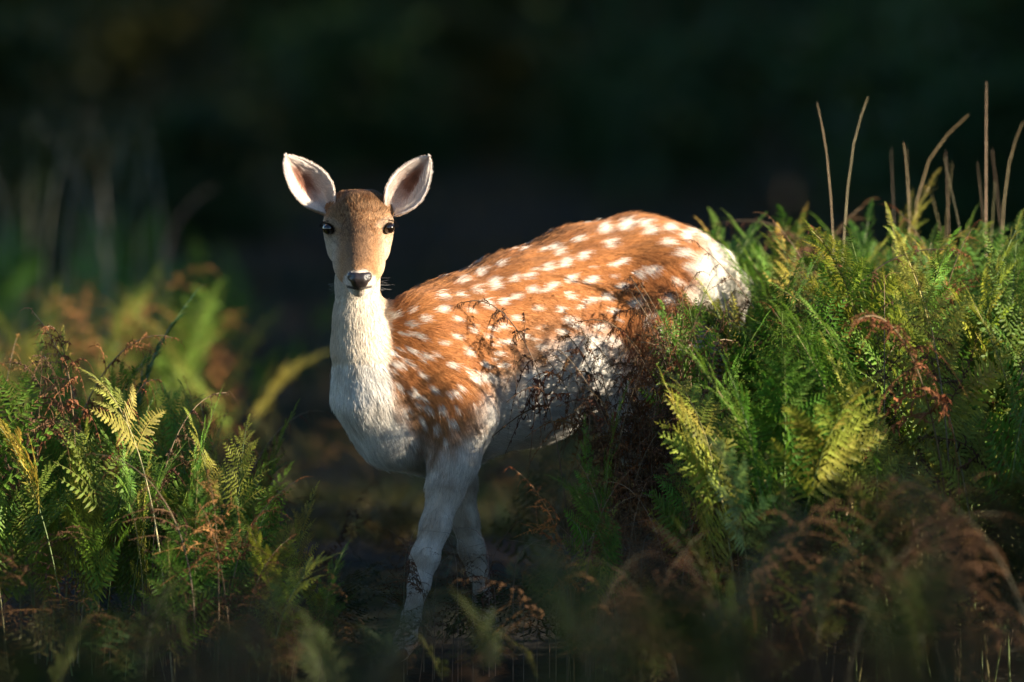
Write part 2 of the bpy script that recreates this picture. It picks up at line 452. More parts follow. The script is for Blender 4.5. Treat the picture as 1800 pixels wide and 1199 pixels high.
SPOTS = """690,555,16 718,548,13 742,560,15 705,585,12 770,545,20 735,590,14 765,523,17 800,520,16 830,512,18 822,545,15 800,560,15
850,535,22 880,530,17 905,520,20 860,500,22 895,492,20 925,485,18 955,470,24 985,462,22 930,510,18 965,500,20 1000,490,20 1035,490,22
1020,452,22 1065,430,26 1050,405,24 1090,400,28 1130,408,22 1165,400,22 1200,410,30 1230,412,25 1120,395,22 1160,427,20 1088,460,21
1145,472,24 1120,480,22 1090,504,19 1190,442,26 1185,490,20 1125,520,17 1112,530,24 1060,520,18 1035,525,17 980,545,20 1000,520,14
940,540,18 905,560,20 880,572,16 915,590,15 945,575,16 890,600,18 855,590,15 830,580,14 800,590,14 775,600,15 745,625,18 722,615,14
700,640,22 690,620,15 735,655,18 760,680,18 790,640,17 820,620,16 850,640,17 835,665,22 865,665,26 880,640,14 800,690,15 775,715,16
745,700,15 795,740,18 765,750,16 740,735,14 1010,570,20 985,585,22 1050,575,20 950,610,18 1075,600,18 700,675,16 720,690,14 720,640,12
1170,520,20 1140,560,18 1205,465,22 1015,540,14 990,560,13 1070,545,16 870,470,16 835,485,16 800,497,15 1240,430,20 965,440,20 1005,425,20"""
SPOTS = np.array([[float(v) for v in t.split(',')] for t in SPOTS.split()])
_g = np.random.default_rng(44)
SPOTS = np.concatenate([SPOTS, np.stack([_g.uniform(675, 880, 46), _g.uniform(560, 780, 46), _g.uniform(8, 15, 46)], 1),
                        np.stack([_g.uniform(900, 1180, 22), _g.uniform(440, 600, 22), _g.uniform(8, 14, 22)], 1)])
_u = (P(950, 600, YB(950))-BASE)
def coat(X, Nn):
    """coat colour at points on the deer (body-frame pattern, mirrored across the spine)"""
    # reflect the far flank on to the near one
    mid = P(950, 600, YB(950)); v = (X-mid)@lat
    Xm = X-np.where(v < 0, 2*v, 0)[:, None]*lat
    px, py = to_px(Xm); tx, ty = to_px(X)
    n1, n2, n3 = vnoise(X, 40, 1), vnoise(X, 110, 2), vnoise(X, 9, 3)
    W = lambda c: np.array(c, float)
    rust, dark, white, grey = W((.47, .195, .062)), W((.29, .105, .036)), W((.80, .76, .70)), W((.42, .37, .31))
    col = rust+(dark-rust)*np.clip((n1-.45)*1.1+(n3-.5)*.6, 0, .65)[:, None]
    # darker line on the spine
    up = Nn[:, 2]
    dl = sstep(.55, .9, up)*(px > 690)*(py < 560)*sstep(.35, .65, n2)
    col += (W((.13, .06, .03))-col)*(dl*.55)[:, None]
    # belly line
    bx = [560, 668, 690, 720, 760, 800, 835, 870, 930, 1000, 1060, 1110, 1160, 1230, 1330]
    by = [500, 560, 700, 765, 800, 800, 745, 690, 640, 600, 590, 640, 640, 560, 480]
    bl = np.interp(px, bx, by)+(n1-.5)*46+(n2-.5)*26
    wh = sstep(-44, 40, py-bl)
    # grizzled band just above the belly line and over the shoulder
    gr = sstep(-110, -10, py-bl)*(1-wh)*.9*sstep(.2, .65, n2*.6+n1*.4)*sstep(1050, 900, px)
    col += (W((.26, .17, .10))-col)*gr[:, None]
    # white spots drawn out along the coat
    sp = np.zeros(len(X))
    slope = np.radians(18)
    cs, sn = math.cos(slope), math.sin(slope)
    for x, y, r in SPOTS:
        dx, dy = px-x, py-y
        if x < 870:                              # the coat runs down the shoulder
            a, b = .82, .57
        else: a, b = cs, -sn
        u_ = (dx*a+dy*b)/(r*.48); w_ = (-dx*b+dy*a)/(r*.32)
        d = np.sqrt(u_*u_+w_*w_)+(n2-.5)*.9
        sp = np.maximum(sp, sstep(1.25, .6, d))
    sp *= (1-wh)
    col += (W((.80, .74, .66))-col)*sp[:, None]
    wcol = white+(grey-white)*np.clip((n1-.55)*.9+(n2-.5)*.5, 0, .5)[:, None]
    col += (wcol-col)*wh[:, None]
    # white rump patch
    rp = sstep(1.15, .75, np.hypot((px-1262)/62, (py-478)/62)+(n1-.5)*.35)
    col += (W((.80, .75, .66))-col)*rp[:, None]
    # neck: cream front, light brown nape
    nk = (ty < 640)*(tx < 690)*(ty > 440)*sstep(700, 672, tx)
    nk = nk*sstep(19.80, 19.72, X[:, 1])
    ncol = W((.74, .66, .55))+(W((.50, .38, .26))-W((.74, .66, .55)))*np.clip(sstep(19.64, 19.72, X[:, 1])+.5*sstep(610, 585, tx), 0, 1)[:, None]
    col += (ncol-col)*nk[:, None]
    # legs
    lg = sstep(800, 860, ty)
    lcol = W((.72, .66, .57))+(W((.42, .32, .23))-W((.72, .66, .57)))*np.clip(n1*.5+sstep(.0, .6, Nn@fw)*.5, 0, 1)[:, None]
    col += (lcol-col)*(lg*.9)[:, None]
    # head
    hd = ((X[:, 1] < 19.70) & (ty < 530) & (tx < 720) & (tx > 540)).astype(float)*sstep(19.66, 19.60, X[:, 1]+np.maximum(0, ty-470)*.0022)
    ax = np.abs(tx-631)
    n4 = vnoise(X, 330, 8); fo = sstep(440, 400, ty)*sstep(60, 20, ax)
    face = W((.45, .25, .12))+(W((.20, .10, .045))-W((.47, .28, .145)))*np.clip(fo*.2+fo*sstep(.42, .75, n4*.6+n2*.4)*.8, 0, 1)[:, None]
    # dusky bridge between the eyes, widened to paint in the face's shaded side, paler cheeks and eye rings, white lips and chin
    br = sstep(36, 8, ax+(n2-.5)*10)*sstep(372, 412, ty)*sstep(476, 446, ty)
    face += (W((.17, .095, .055))-face)*(br*.7)[:, None]
    ck = sstep(28, 46, ax)*sstep(395, 425, ty)
    face += (W((.58, .45, .32))-face)*(ck*.85)[:, None]
    for e in EYES:
        si = 1 if e[0] < 631 else -1
        rr = np.hypot((tx-e[0]-si*1.2)/1.18, (ty-e[1]-(tx-e[0])*si*.18)/.92)
        face += (W((.62, .52, .42))-face)*(sstep(27, 17, rr)*.38*sstep(e[1]+4, e[1]-6, ty))[:, None]
        face += (W((.03, .02, .015))-face)*sstep(12.2, 10.2, rr)[:, None]
        # tear line towards the nose
        q = (tx-e[0])*(1 if e[0] < 631 else -1)
        tl = sstep(4.5, 1.5, np.abs((ty-e[1]-8)-q*1.2))*(q > 4)*(q < 22)
        face += (W((.10, .06, .04))-face)*(tl*.25)[:, None]
    ty2 = ty-ax*.1
    lip = sstep(1.12, .88, np.hypot((tx-632)/28, (ty-497)/22)+(n2-.5)*.15)
    lip = np.maximum(lip, sstep(496, 503, ty))
    face += (W((.70, .61, .52))-face)*lip[:, None]
    mo = sstep(3.2, 1.4, np.abs(ty-(507.0-ax*.12)))*sstep(24, 20, ax)
    face += (W((.03, .022, .02))-face)*(mo*.9)[:, None]
    col += (face-col)*hd[:, None]
    return np.clip(col, .01, .9)
BC = coat(BV, BN)

root = empty('fallow_deer', tuple(BASE))
tag(root, 'white-spotted chestnut fallow doe standing in the bracken, head turned to the camera', 'deer')
def skin_mat(name, rough=.75, spec=.15, attr='coat', dim=1.0):
    m, n, o = mat(name); L = n.links.new
    at = N(n, 'ShaderNodeAttribute', attribute_name=attr)
    p = N(n, 'ShaderNodeBsdfPrincipled', i_Roughness=rough); p.inputs['Specular IOR Level'].default_value = spec
    sc = N(n, 'ShaderNodeVectorMath', operation='SCALE'); sc.inputs['Scale'].default_value = dim
    L(at.outputs['Color'], sc.inputs[0]); L(sc.outputs[0], p.inputs['Base Color']); L(p.outputs[0], o.inputs[0])
    return m
M_COAT = skin_mat('coat_skin', dim=.8)
def fur_mat():
    m, n, o = mat('coat_fur'); L = n.links.new
    at = N(n, 'ShaderNodeAttribute', attribute_name='coat')
    p = N(n, 'ShaderNodeBsdfPrincipled', i_Roughness=.55); p.inputs['Specular IOR Level'].default_value = .25
    L(at.outputs['Color'], p.inputs['Base Color'])
    t = N(n, 'ShaderNodeBsdfTranslucent'); L(at.outputs['Color'], t.inputs[0])
    mx = N(n, 'ShaderNodeMixShader', i_0=.12); L(p.outputs[0], mx.inputs[1]); L(t.outputs[0], mx.inputs[2]); L(mx.outputs[0], o.inputs[0])
    return m
M_FUR = fur_mat()
body = link('body', mesh('body', BV-BASE, BF, M_COAT, True, BC, 'coat'), root)

def make_hair(name, roots, dirs, norms, length, rad, cols, parent, npt=5, bend=.5, jitter=.25, seed=1):
    g = np.random.default_rng(seed)
    n = len(roots)
    d = dirs+g.normal(0, jitter, (n, 3))*.6
    d /= np.linalg.norm(d, axis=1)[:, None]
    tang = d-(d*norms).sum(1)[:, None]*norms
    pts = np.zeros((n, npt, 3), np.float32)
    for k in range(npt):
        s = k/(npt-1)
        pts[:, k] = roots+length[:, None]*(d*s+(tang-d)*bend*s*s-norms*(.10*s*s))
    hc = bpy.data.hair_curves.new(name)
    hc.add_curves([npt]*n)
    hc.attributes['position'].data.foreach_set('vector', pts.reshape(-1))
    ra = hc.attributes.get('radius') or hc.attributes.new('radius', 'FLOAT', 'POINT')
    tap = np.linspace(1, .25, npt)[None]*rad[:, None]
    ra.data.foreach_set('value', tap.astype(np.float32).ravel())
    ca = hc.attributes.new('coat', 'FLOAT_COLOR', 'CURVE')
    c = np.ones((n, 4), np.float32); c[:, :3] = cols
    ca.data.foreach_set('color', c.ravel())
    hc.materials.append(M_FUR)
    o = bpy.data.objects.new(name, hc); C.objects.link(o); o.parent = parent; o['kind'] = 'stuff'
    return o
def body_fur(n):
    T = np.concatenate([BF[:, [0, 1, 2]], BF[:, [0, 2, 3]]])
    c = BV[T].mean(1); area = .5*np.linalg.norm(np.cross(BV[T[:, 1]]-BV[T[:, 0]], BV[T[:, 2]]-BV[T[:, 0]]), axis=1)
    tx, ty = to_px(c)
    isface = (c[:, 1] < 19.66) & (ty < 525) & (tx < 710)
    nrm = np.cross(BV[T[:, 1]]-BV[T[:, 0]], BV[T[:, 2]]-BV[T[:, 0]]); nrm /= np.linalg.norm(nrm, axis=1)[:, None]+1e-12
    dens = np.where(isface, 3.2, 1.0)
    dens = dens*np.where(nrm[:, 1] > .55, .35, 1.0)*np.where(ty > 860, .7, 1.0)
    noseskin = (np.hypot(tx-632, (ty-490)) < 15) & (c[:, 1] < 19.42)
    dens[noseskin] = 0
    for e in EYES: dens[np.hypot(tx-e[0], ty-e[1]) < 9.5] = 0
    pr = area*dens; pr /= pr.sum()
    t = rng.choice(len(T), n, p=pr)
    r1 = np.sqrt(rng.random(n)); r2 = rng.random(n)
    wts = np.stack([1-r1, r1*(1-r2), r1*r2], 1)[..., None]
    X = (BV[T[t]]*wts).sum(1); Nn = (BN[T[t]]*wts).sum(1); Nn /= np.linalg.norm(Nn, axis=1)[:, None]
    Tt = (BT[T[t]]*wts).sum(1)
    Tt -= (Tt*Nn).sum(1)[:, None]*Nn; Tt /= np.linalg.norm(Tt, axis=1)[:, None]+1e-9
    px, py = to_px(X)
    fc = (X[:, 1] < 19.66) & (py < 525) & (px < 710)
    L = np.full(n, .024)
    L = np.where(py > 850, .012, L)
    L *= 1+1.0*sstep(.3, .85, -Nn[:, 2])*(py < 850)            # fringe under chest and belly
    L *= 1+.7*sstep(.6, .95, Nn[:, 2])*(px > 660)*(py < 560)  # along the spine
    L = np.where(np.hypot(px-1270, py-470) < 75, .038, L)
    L = np.where((px < 690) & (py < 640) & ~fc, .015, L)
    L = np.where(fc, .006+.009*sstep(385, 345, py), L)
    L *= rng.uniform(.65, 1.25, n)
    lift = np.where(fc, .22, .30)+rng.normal(0, .08, n)
    # tufts: neighbours lean the same way
    tuft = np.stack([vnoise(X, 130, 5), vnoise(X, 150, 6), vnoise(X, 140, 7)], 1)-.5
    D = Tt+Nn*lift[:, None]+tuft*.14
    col = coat(X, Nn)*np.where(fc, rng.uniform(.5, 1.3, n), rng.uniform(.62, 1.2, n))[:, None]
    fo_ = fc & (py < 440) & (np.abs(px-631) < 58)
    fl = rng.random(n) < .40*sstep(440, 400, py)
    col[fo_ & fl] *= .28
    spn = (rng.random(n) < .06)
    col[spn] *= .55
    rad = np.where(fc, .00028, .00034)*rng.uniform(.7, 1.2, n)
    make_hair('fur', X-BASE, D, Nn, L, rad, np.clip(col, 0, .92), body, 5, .45, .22, 3)
body_fur(330000)

# ears: cupped leaves, open to the front
def ear(base, tip, width, open_to, s):
    b, t = P(*base), P(*tip)
    ax = t-b; Ln = np.linalg.norm(ax); ax /= Ln
    op = np.asarray(open_to, float); op -= (op@ax)*ax; op /= np.linalg.norm(op)
    sd_ = np.cross(ax, op)
    nu, nv = 26, 22
    prof_s = [0, .1, .25, .4, .55, .7, .82, .91, .965, 1.0]
    prof_w = [.44, .64, .90, 1.0, .95, .76, .55, .36, .20, .03]
    V, uv = [], []
    def pt(u, v, th):
        wd = np.interp(u, prof_s, prof_w)*width*.5
        ha = math.radians(np.interp(u, [0, .3, .7, 1], [125, 88, 66, 40]))
        a = v*ha
        rr = wd/max(.35, math.sin(min(ha, PI/2)))
        lean = .10*Ln*u*u*(-1)
        c = b+ax*(u*Ln)+op*(lean*-.2)
        r2 = rr-th
        return c+sd_*(r2*math.sin(a))+op*(rr*.55-r2*math.cos(a))
    for th in (0, .0028):
        for i in range(nu):
            for j in range(nv):
                u, v = i/(nu-1), -1+2*j/(nv-1)
                V.append(pt(u, v, th)); uv.append((u, v, th > 0))
    V = np.array(V); uv = np.array(uv, float)
    F = []
    n0 = nu*nv
    for i in range(nu-1):
        for j in range(nv-1):
            a = i*nv+j
            F.append([a, a+nv, a+nv+1, a+1]); a += n0
            F.append([a, a+1, a+nv+1, a+nv])
    rim = [i*nv for i in range(nu)]+[(nu-1)*nv+j for j in range(1, nv)]+[i*nv+nv-1 for i in range(nu-2, -1, -1)]
    for a, c in zip(rim[:-1], rim[1:]): F.append([a, c, c+n0, a+n0])
    F = np.array(F, np.int32)
    u, v, inn = uv.T
    nz_ = vnoise(V, 160, 4)
    white, pink, tan, brn = [np.array(c) for c in ((.80, .72, .66), (.48, .22, .14), (.42, .25, .13), (.10, .045, .03))]
    ctr = s*.0
    core = np.exp(-((v-ctr)/.40)**2-((u-.52)/.30)**2)
    ic = white+(pink-white)*np.clip(core*1.25+(nz_-.5)*.3, 0, 1)[:, None]
    dk = np.exp(-((v-ctr-.08)/.26)**2-((u-.54)/.26)**2)
    ic = ic+(brn-ic)*np.clip(dk*.85+(nz_-.5)*.4*dk, 0, .8)[:, None]
    ocol = tan+(white-tan)*(sstep(.7, 1, np.abs(v))*.6)[:, None]
    cols = np.where(inn[:, None] > .5, ic, ocol)
    o = link('ear', mesh('ear', V-BASE, F, M_COAT, True, cols, 'coat'), root)
    # hair: on the inside along the rims and outwards, on the back short
    nn = vnormals(V, F)
    m = 15000
    k = rng.integers(0, n0*2, m)
    ii, jj = (k % n0)//nv, (k % n0) % nv
    X = V[k]+rng.normal(0, .0010, (m, 3))+(V[k]-V[np.where((k % n0) >= nv, k-nv, k+nv)])*(rng.uniform(-.6, .6, m)*(k % n0 < n0-3*nv))[:, None]; uu, vv, innk = uv[k].T
    toward = -np.sign(vv)[:, None]*sd_*np.where(innk > .5, .8, 0)[:, None]
    D = ax[None]*.75+toward*.5+nn[k]*.35+op*.1
    # rim fringe
    rimk = np.abs(vv) > .9
    D[rimk] = (ax[None]*.9+np.sign(vv[rimk])[:, None]*sd_*.5)
    L = np.where(innk > .5, np.where(np.abs(vv) > .35, .013, .004), .007)*rng.uniform(.6, 1.3, m)
    L *= np.where(uu > .93, .25, np.where(uu > .8, .6, 1))*np.where(np.abs(vv) > .9, .4, 1)
    hc = cols[k]*rng.uniform(.8, 1.15, m)[:, None]
    long_ = (innk > .5) & (vv*s > .3) & (rng.random(m) < .5)
    hc[long_] = np.array([.82, .76, .70]); L[long_] *= 1.5
    make_hair('fur', X-BASE, D, nn[k], L, np.full(m, .00035), np.clip(hc, 0, .92), o, 4, .3, .2, 9)
ear((575, 367, 19.60), (501, 273, 19.57), R_(71, 19.6), (.30, -1, .1), -1)
ear((688, 369, 19.60), (755, 274, 19.57), R_(69, 19.6), (.10, -1, .1), 1)

# eyes
def glossy(name, col, rough, coatv=0.0, noise=None):
    m, n, o = mat(name)
    p = N(n, 'ShaderNodeBsdfPrincipled', i_Roughness=rough); p.inputs['Base Color'].default_value = (*col, 1)
    p.inputs['Coat Weight'].default_value = coatv; p.inputs['Coat Roughness'].default_value = .03
    if noise:
        tc = N(n, 'ShaderNodeTexCoord'); nz = N(n, 'ShaderNodeTexVoronoi', i_Scale=noise)
        n.links.new(tc.outputs['Object'], nz.inputs['Vector'])
        b = N(n, 'ShaderNodeBump', i_Strength=.35, i_Distance=.002); n.links.new(nz.outputs[0], b.inputs['Height']); n.links.new(b.outputs[0], p.inputs['Normal'])
    n.links.new(p.outputs[0], o.inputs[0])
    return m
M_EYE = glossy('eye', (.006, .003, .002), .10, .6)
M_NOSE = glossy('nose_skin', (.022, .016, .016), .38, .25, 420.0)
M_HOOF = plain('hoof', (.03, .025, .022), .5, 60.0)
def ball(c, r, nu=24, nv=14):
    V = []; F = []
    for i in range(nv+1):
        a = PI*i/nv
        for j in range(nu):
            t = 2*PI*j/nu
            V.append(c+r*np.array([math.sin(a)*math.cos(t), math.sin(a)*math.sin(t), math.cos(a)]))
    for i in range(nv):
        for j in range(nu): F.append([i*nu+j, (i+1)*nu+j, (i+1)*nu+(j+1) % nu, i*nu+(j+1) % nu])
    return np.array(V), np.array(F, np.int32)
for s, e in zip((-1, 1), EYES):
    c = P(e[0]-s*2.2, e[1], e[2]+.003)
    v, f = ball(c, R_(11.6, 19.5)*np.array([.95, .92, .88]))
    eo = link('eye', mesh('eye', v-BASE, f, M_EYE), root)
    # lashes along the upper lid
    g = np.random.default_rng(5)
    n = 70
    a = g.uniform(.15, PI-.15, n)
    rr = R_(13.5, 19.5)
    X = c+np.stack([rr*np.cos(a), np.full(n, -.008), rr*np.sin(a)*.95], 1)
    nn = np.tile([s*.3, -1, .1], (n, 1)); nn /= np.linalg.norm(nn, axis=1)[:, None]
    D = np.stack([s*.5+.3*np.cos(a), np.full(n, -.7), .35*np.sin(a)], 1)
    make_hair('eyelash', X-BASE, D, nn, g.uniform(.006, .013, n), np.full(n, .0004), np.tile([.015, .01, .01], (n, 1)), eo, 4, .2, .2, 4)
# nose pad with nostrils
ns = Solid()
def nadd(a, b, r1, r2, k=.006, neg=False): ns.add(P(*a), P(*b), R_(r1, 19.4), R_(r2, 19.4), k, None, None, neg)
nadd((619, 486, 19.372), (645, 486, 19.372), 9.0, 9.0)
nadd((627, 490, 19.366), (637, 490, 19.366), 11.5, 11.5)
nadd((626, 498, 19.370), (638, 498, 19.370), 8.0, 8.0)
nadd((632, 499, 19.371), (632, 503, 19.374), 8.5, 6)
for s in (-1, 1):
    nadd((632+s*13, 484, 19.350), (632+s*20, 488, 19.360), 4.4, 3.2, .003, True)
nv_, nf_ = ns.build(.0012)
link('nose', mesh('nose', nv_-BASE, nf_, M_NOSE), root)
# hooves: two toes each
for (x, y, Y) in ((702, 1156, 19.525), (864, 1128, 19.955), (1180, 1098, 20.12), (1225, 1098, 20.40)):
    hs = Solid()
    c = P(x, y, Y)
    for s in (-1, 1):
        hs.add(c+lat*.011*s+np.array([0, 0, .010]), c+lat*.010*s+fw*.03+np.array([0, 0, -.012]), .013, .009, .003)
    v, f = hs.build(.003)
    link('hoof', mesh('hoof', v-BASE, f, M_HOOF), root)
# whiskers
g = np.random.default_rng(15)
n = 26
sgn = g.choice([-1, 1], n)
X = np.array([P(632+s*g.uniform(16, 27), g.uniform(488, 512), 19.40) for s in sgn])
D = np.stack([sgn*1.0, g.uniform(-.6, .1, n), g.uniform(-.5, .1, n)], 1)
make_hair('whisker', X-BASE, D, np.tile([0, -1., 0], (n, 1)), g.uniform(.02, .05, n), np.full(n, .00025), np.tile([.5, .45, .4], (n, 1)), body, 5, .1, .15, 4)

# ------------------------------------------------------------------ bracken
def pinnule(l, wd, nl, g, curl):
    """one lobed leaflet along +x in the xy plane"""
    n = max(2, nl*2)
    xs = np.linspace(0, 1, n+1)
    hw = wd*np.clip(1-xs, 0, 1)**.55*np.where(np.arange(n+1) % 2 == 1, 1.0, .50)
    hw[0] = wd*.45; hw[-1] = 0.0
    cx = xs*l
    z = -curl*l*xs*xs
    if curl > .8:                               # a withered leaflet rolls up
        an = xs*curl*2.2
        cx = l*.55*np.sin(an)/max(curl, .3)/1.6; z = -l*.35*(1-np.cos(an))
    off = np.where(np.arange(n+1) % 2 == 1, .25*wd, 0)
    Cn = np.stack([cx, 0*xs, z], 1)
    Lf = np.stack([cx+off, hw, z-hw*.25], 1); Rt = np.stack([cx+off, -hw, z-hw*.25], 1)
    V = np.concatenate([Cn, Lf, Rt]); m = n+1
    F = []
    for i in range(n):
        F.append([i, i+1, m+i+1, m+i]); F.append([i+1, i, 2*m+i, 2*m+i+1])
    return V, np.array(F, np.int32)
def pinna(seed, dead, nl=3, npair=13, rings=9, sides=4):
    """one side branch of a frond, length 1 along +x"""
    g = np.random.default_rng(seed)
    Vs, Fs, Cs, o = [], [], [], 0
    droop = g.uniform(.05, .3) if not dead else g.uniform(.5, 1.3)
    side = g.normal(0, .10 if not dead else .3)
    def spine(t):
        return np.array([t*(1-.15*droop*t), side*t*t, -droop*.5*t*t+.05*math.sin(3*t)])
    sp = np.array([spine(t) for t in np.linspace(0, 1, rings)])
    v, f = tube(sp, np.linspace(.010, .003, rings), sides)
    Vs.append(v); Fs.append(f); Cs.append(np.tile([.75, .25, 0], (len(v), 1))); o += len(v)
    for i in range(npair):
        t = .04+.95*i/npair
        ln = .26*(1-t)**.75*(.75+.25*min(1, t*8))+.025
        for s in (-1, 1):
            if g.random() < (.03 if not dead else .12): continue
            l = ln*g.uniform(.85, 1.12)*(1 if not dead else .8)
            wd = min(.034, l*.24)*(1.05 if not dead else .62)
            cu = g.uniform(.0, .35) if not dead else g.uniform(.9, 1.6)
            pv, pf = pinnule(l, wd*(1.25 if nl < 2 else 1), nl if l > .08 else min(nl, 2), g, cu)
            ang = s*(math.radians(72)-t*.35+g.normal(0, .07 if not dead else .35))
            ca, sa = math.cos(ang), math.sin(ang)
            roll = g.normal(0, .22 if not dead else .9)
            Rx = np.array([[1, 0, 0], [0, math.cos(roll), -math.sin(roll)], [0, math.sin(roll), math.cos(roll)]])
            Rz = np.array([[ca, -sa, 0], [sa, ca, 0], [0, 0, 1]])
            pv = (pv@Rx.T)@Rz.T+spine(min(1, t+.01*s))
            Vs.append(pv); Fs.append(pf+o); o += len(pv)
            tip = np.linspace(0, 1, len(pv)//3); tip = np.tile(tip, 3)
            c = np.stack([np.clip(np.full(len(pv), g.uniform(.25, .85)), 0, 1), np.clip((tip**3)*g.uniform(-.2, .5), 0, .6), 0*tip], 1)
            Cs.append(c)
    return np.concatenate(Vs), np.concatenate(Fs), np.concatenate(Cs)
PIN = {0: [pinna(100+i, False) for i in range(7)], 1: [pinna(200+i, True) for i in range(6)]}
PINM = {0: [mesh('pinna', v, f, M_LEAF, False, c) for v, f, c in PIN[0]], 1: [mesh('withered_pinna', v, f, M_DEAD, False, c) for v, f, c in PIN[1]]}
PINL = {0: [pinna(300+i, False, 2, 10) for i in range(4)], 1: [pinna(400+i, True, 2, 9) for i in range(4)]}   # lighter, for fronds out of focus

def skeleton(seed, dead, t_=None, n_=None):
    """stalk line and list of (matrix of a pinna) for a frond of height about 1 leaning to +x"""
    g = np.random.default_rng(seed)
    bend = g.uniform(.5, 1.35) if not dead else g.uniform(.9, 1.9)
    wob = g.normal(0, .15)
    n = 26; ts = np.linspace(0, 1, n)
    lean0 = g.normal(0, .12)
    ang = lean0+bend*ts**2.1
    az = wob*ts+g.normal(0, .1)
    d = np.stack([np.sin(ang)*np.cos(az), np.sin(ang)*np.sin(az), np.cos(ang)], 1)/(n-1)
    pts = np.concatenate([[[0, 0, 0]], np.cumsum(d, 0)[:-1]])
    sc = 1/pts[:, 2].max(); pts *= sc
    mats = []
    npair = g.integers(10, 14)
    t0 = g.uniform(.36, .68) if seed % 3 else g.uniform(.3, .4)
    if t_: t0, npair = t_, n_
    for i in range(npair):
        t = t0+(.97-t0)*(i/(npair-1))**.85
        k = min(n-2, int(t*(n-1))); fr = t*(n-1)-k
        p = pts[k]*(1-fr)+pts[k+1]*fr
        T = pts[k+1]-pts[k]; T /= np.linalg.norm(T)
        S_ = np.cross([0, 0, 1.], T); 
        if np.linalg.norm(S_) < .15: S_ = np.array([0, 1., 0])
        S_ /= np.linalg.norm(S_); Nn = np.cross(T, S_)
        f = (t-t0)/(1-t0)
        L = sc*(.27*min(1, .35+(1-t0))*(1-f)**.9+.03)*g.uniform(.8, 1.2)
        for s in (-1, 1):
            if dead and g.random() < .2: continue
            fo = g.normal(.62, .10)+f*.5 if not dead else g.normal(.5, .4)
            X = s*S_*math.cos(fo)+T*math.sin(fo)+Nn*g.normal(.08 if not dead else -.3, .12 if not dead else .4)
            X /= np.linalg.norm(X)
            Z = Nn+s*S_*g.normal(0, .2)+T*g.normal(.25, .25); Z -= (Z@X)*X; Z /= np.linalg.norm(Z)
            Yv = np.cross(Z, X)
            M = np.eye(4); M[:3, 0] = X*L; M[:3, 1] = Yv*L; M[:3, 2] = Z*L; M[:3, 3] = p
            mats.append(M)
    M = np.eye(4)                                # the tip
    T = pts[-1]-pts[-2]; T /= np.linalg.norm(T)
    S_ = np.cross([0, 0, 1.], T); S_ /= np.linalg.norm(S_)+1e-9
    L = .08*sc
    M[:3, 0] = T*L; M[:3, 1] = S_*L; M[:3, 2] = np.cross(T, S_)*L; M[:3, 3] = pts[-1]
    mats.append(M)
    v, f = tube(pts, np.linspace(.0050, .0013, n)*(.8 if dead else 1)*sc, 5)
    return mesh('stalk', v, f, M_STALK), mats, pts
SK = {0: [skeleton(500+i, False) for i in range(10)]+[skeleton(531, False, .66, 6)], 1: [skeleton(600+i, True) for i in range(7)]}
def joined(sk, dead, seed, light):
    g = np.random.default_rng(seed)
    src = PINL[dead] if light else PIN[dead]
    Vs, Fs, Cs, o = [], [], [], 0
    for M in sk[1]:
        v, f, c = src[g.integers(len(src))]
        Vs.append(v@M[:3, :3].T+M[:3, 3]); Fs.append(f+o); o += len(v)
        c = c.copy(); c[:, 0] = np.clip(c[:, 0]+g.normal(0, .15), 0, 1); Cs.append(c)
    return mesh('leaflets', np.concatenate(Vs), np.concatenate(Fs), M_DEAD if dead else M_LEAF, False, np.concatenate(Cs))
JM = {d: [joined(s, d, 700+i, True) for i, s in enumerate(SK[d])] for d in (0, 1)}

GD, BD = (.034, .05, .012), (.05, .026, .016)  # darkened leaf colours for bracken in shade; the shade is put into them
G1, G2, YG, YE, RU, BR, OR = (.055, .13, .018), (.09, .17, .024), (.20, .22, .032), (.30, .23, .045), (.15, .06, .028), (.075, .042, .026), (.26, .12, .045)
def frond(x, y, H, rz, dead, col, scol, detail, label, group=None, tilt=0, name=None, var=None, cat='fern', wide=1.0):
    z = float(gz(x, y))-.01
    r = empty(name or ('withered_bracken' if dead else 'bracken_frond'), (x, y, z), rz)
    r.rotation_euler = (0, tilt, rz); r.scale = (H*wide, H*wide, H)
    tag(r, label, cat, group)
    i = rnd.randrange(10 if dead == 0 else len(SK[1])) if var is None else var
    st, mats, pts = SK[dead][i]
    link('stalk', st, r, scol)
    if detail:
        for M in mats:
            o = link('pinna', rnd.choice(PINM[dead]), r, jit(col, .28))
            o.matrix_local = Matrix(M.tolist())
    else:
        o = link('leaflets', JM[dead][i], r, jit(col, .15)); o['kind'] = 'stuff'
    return r
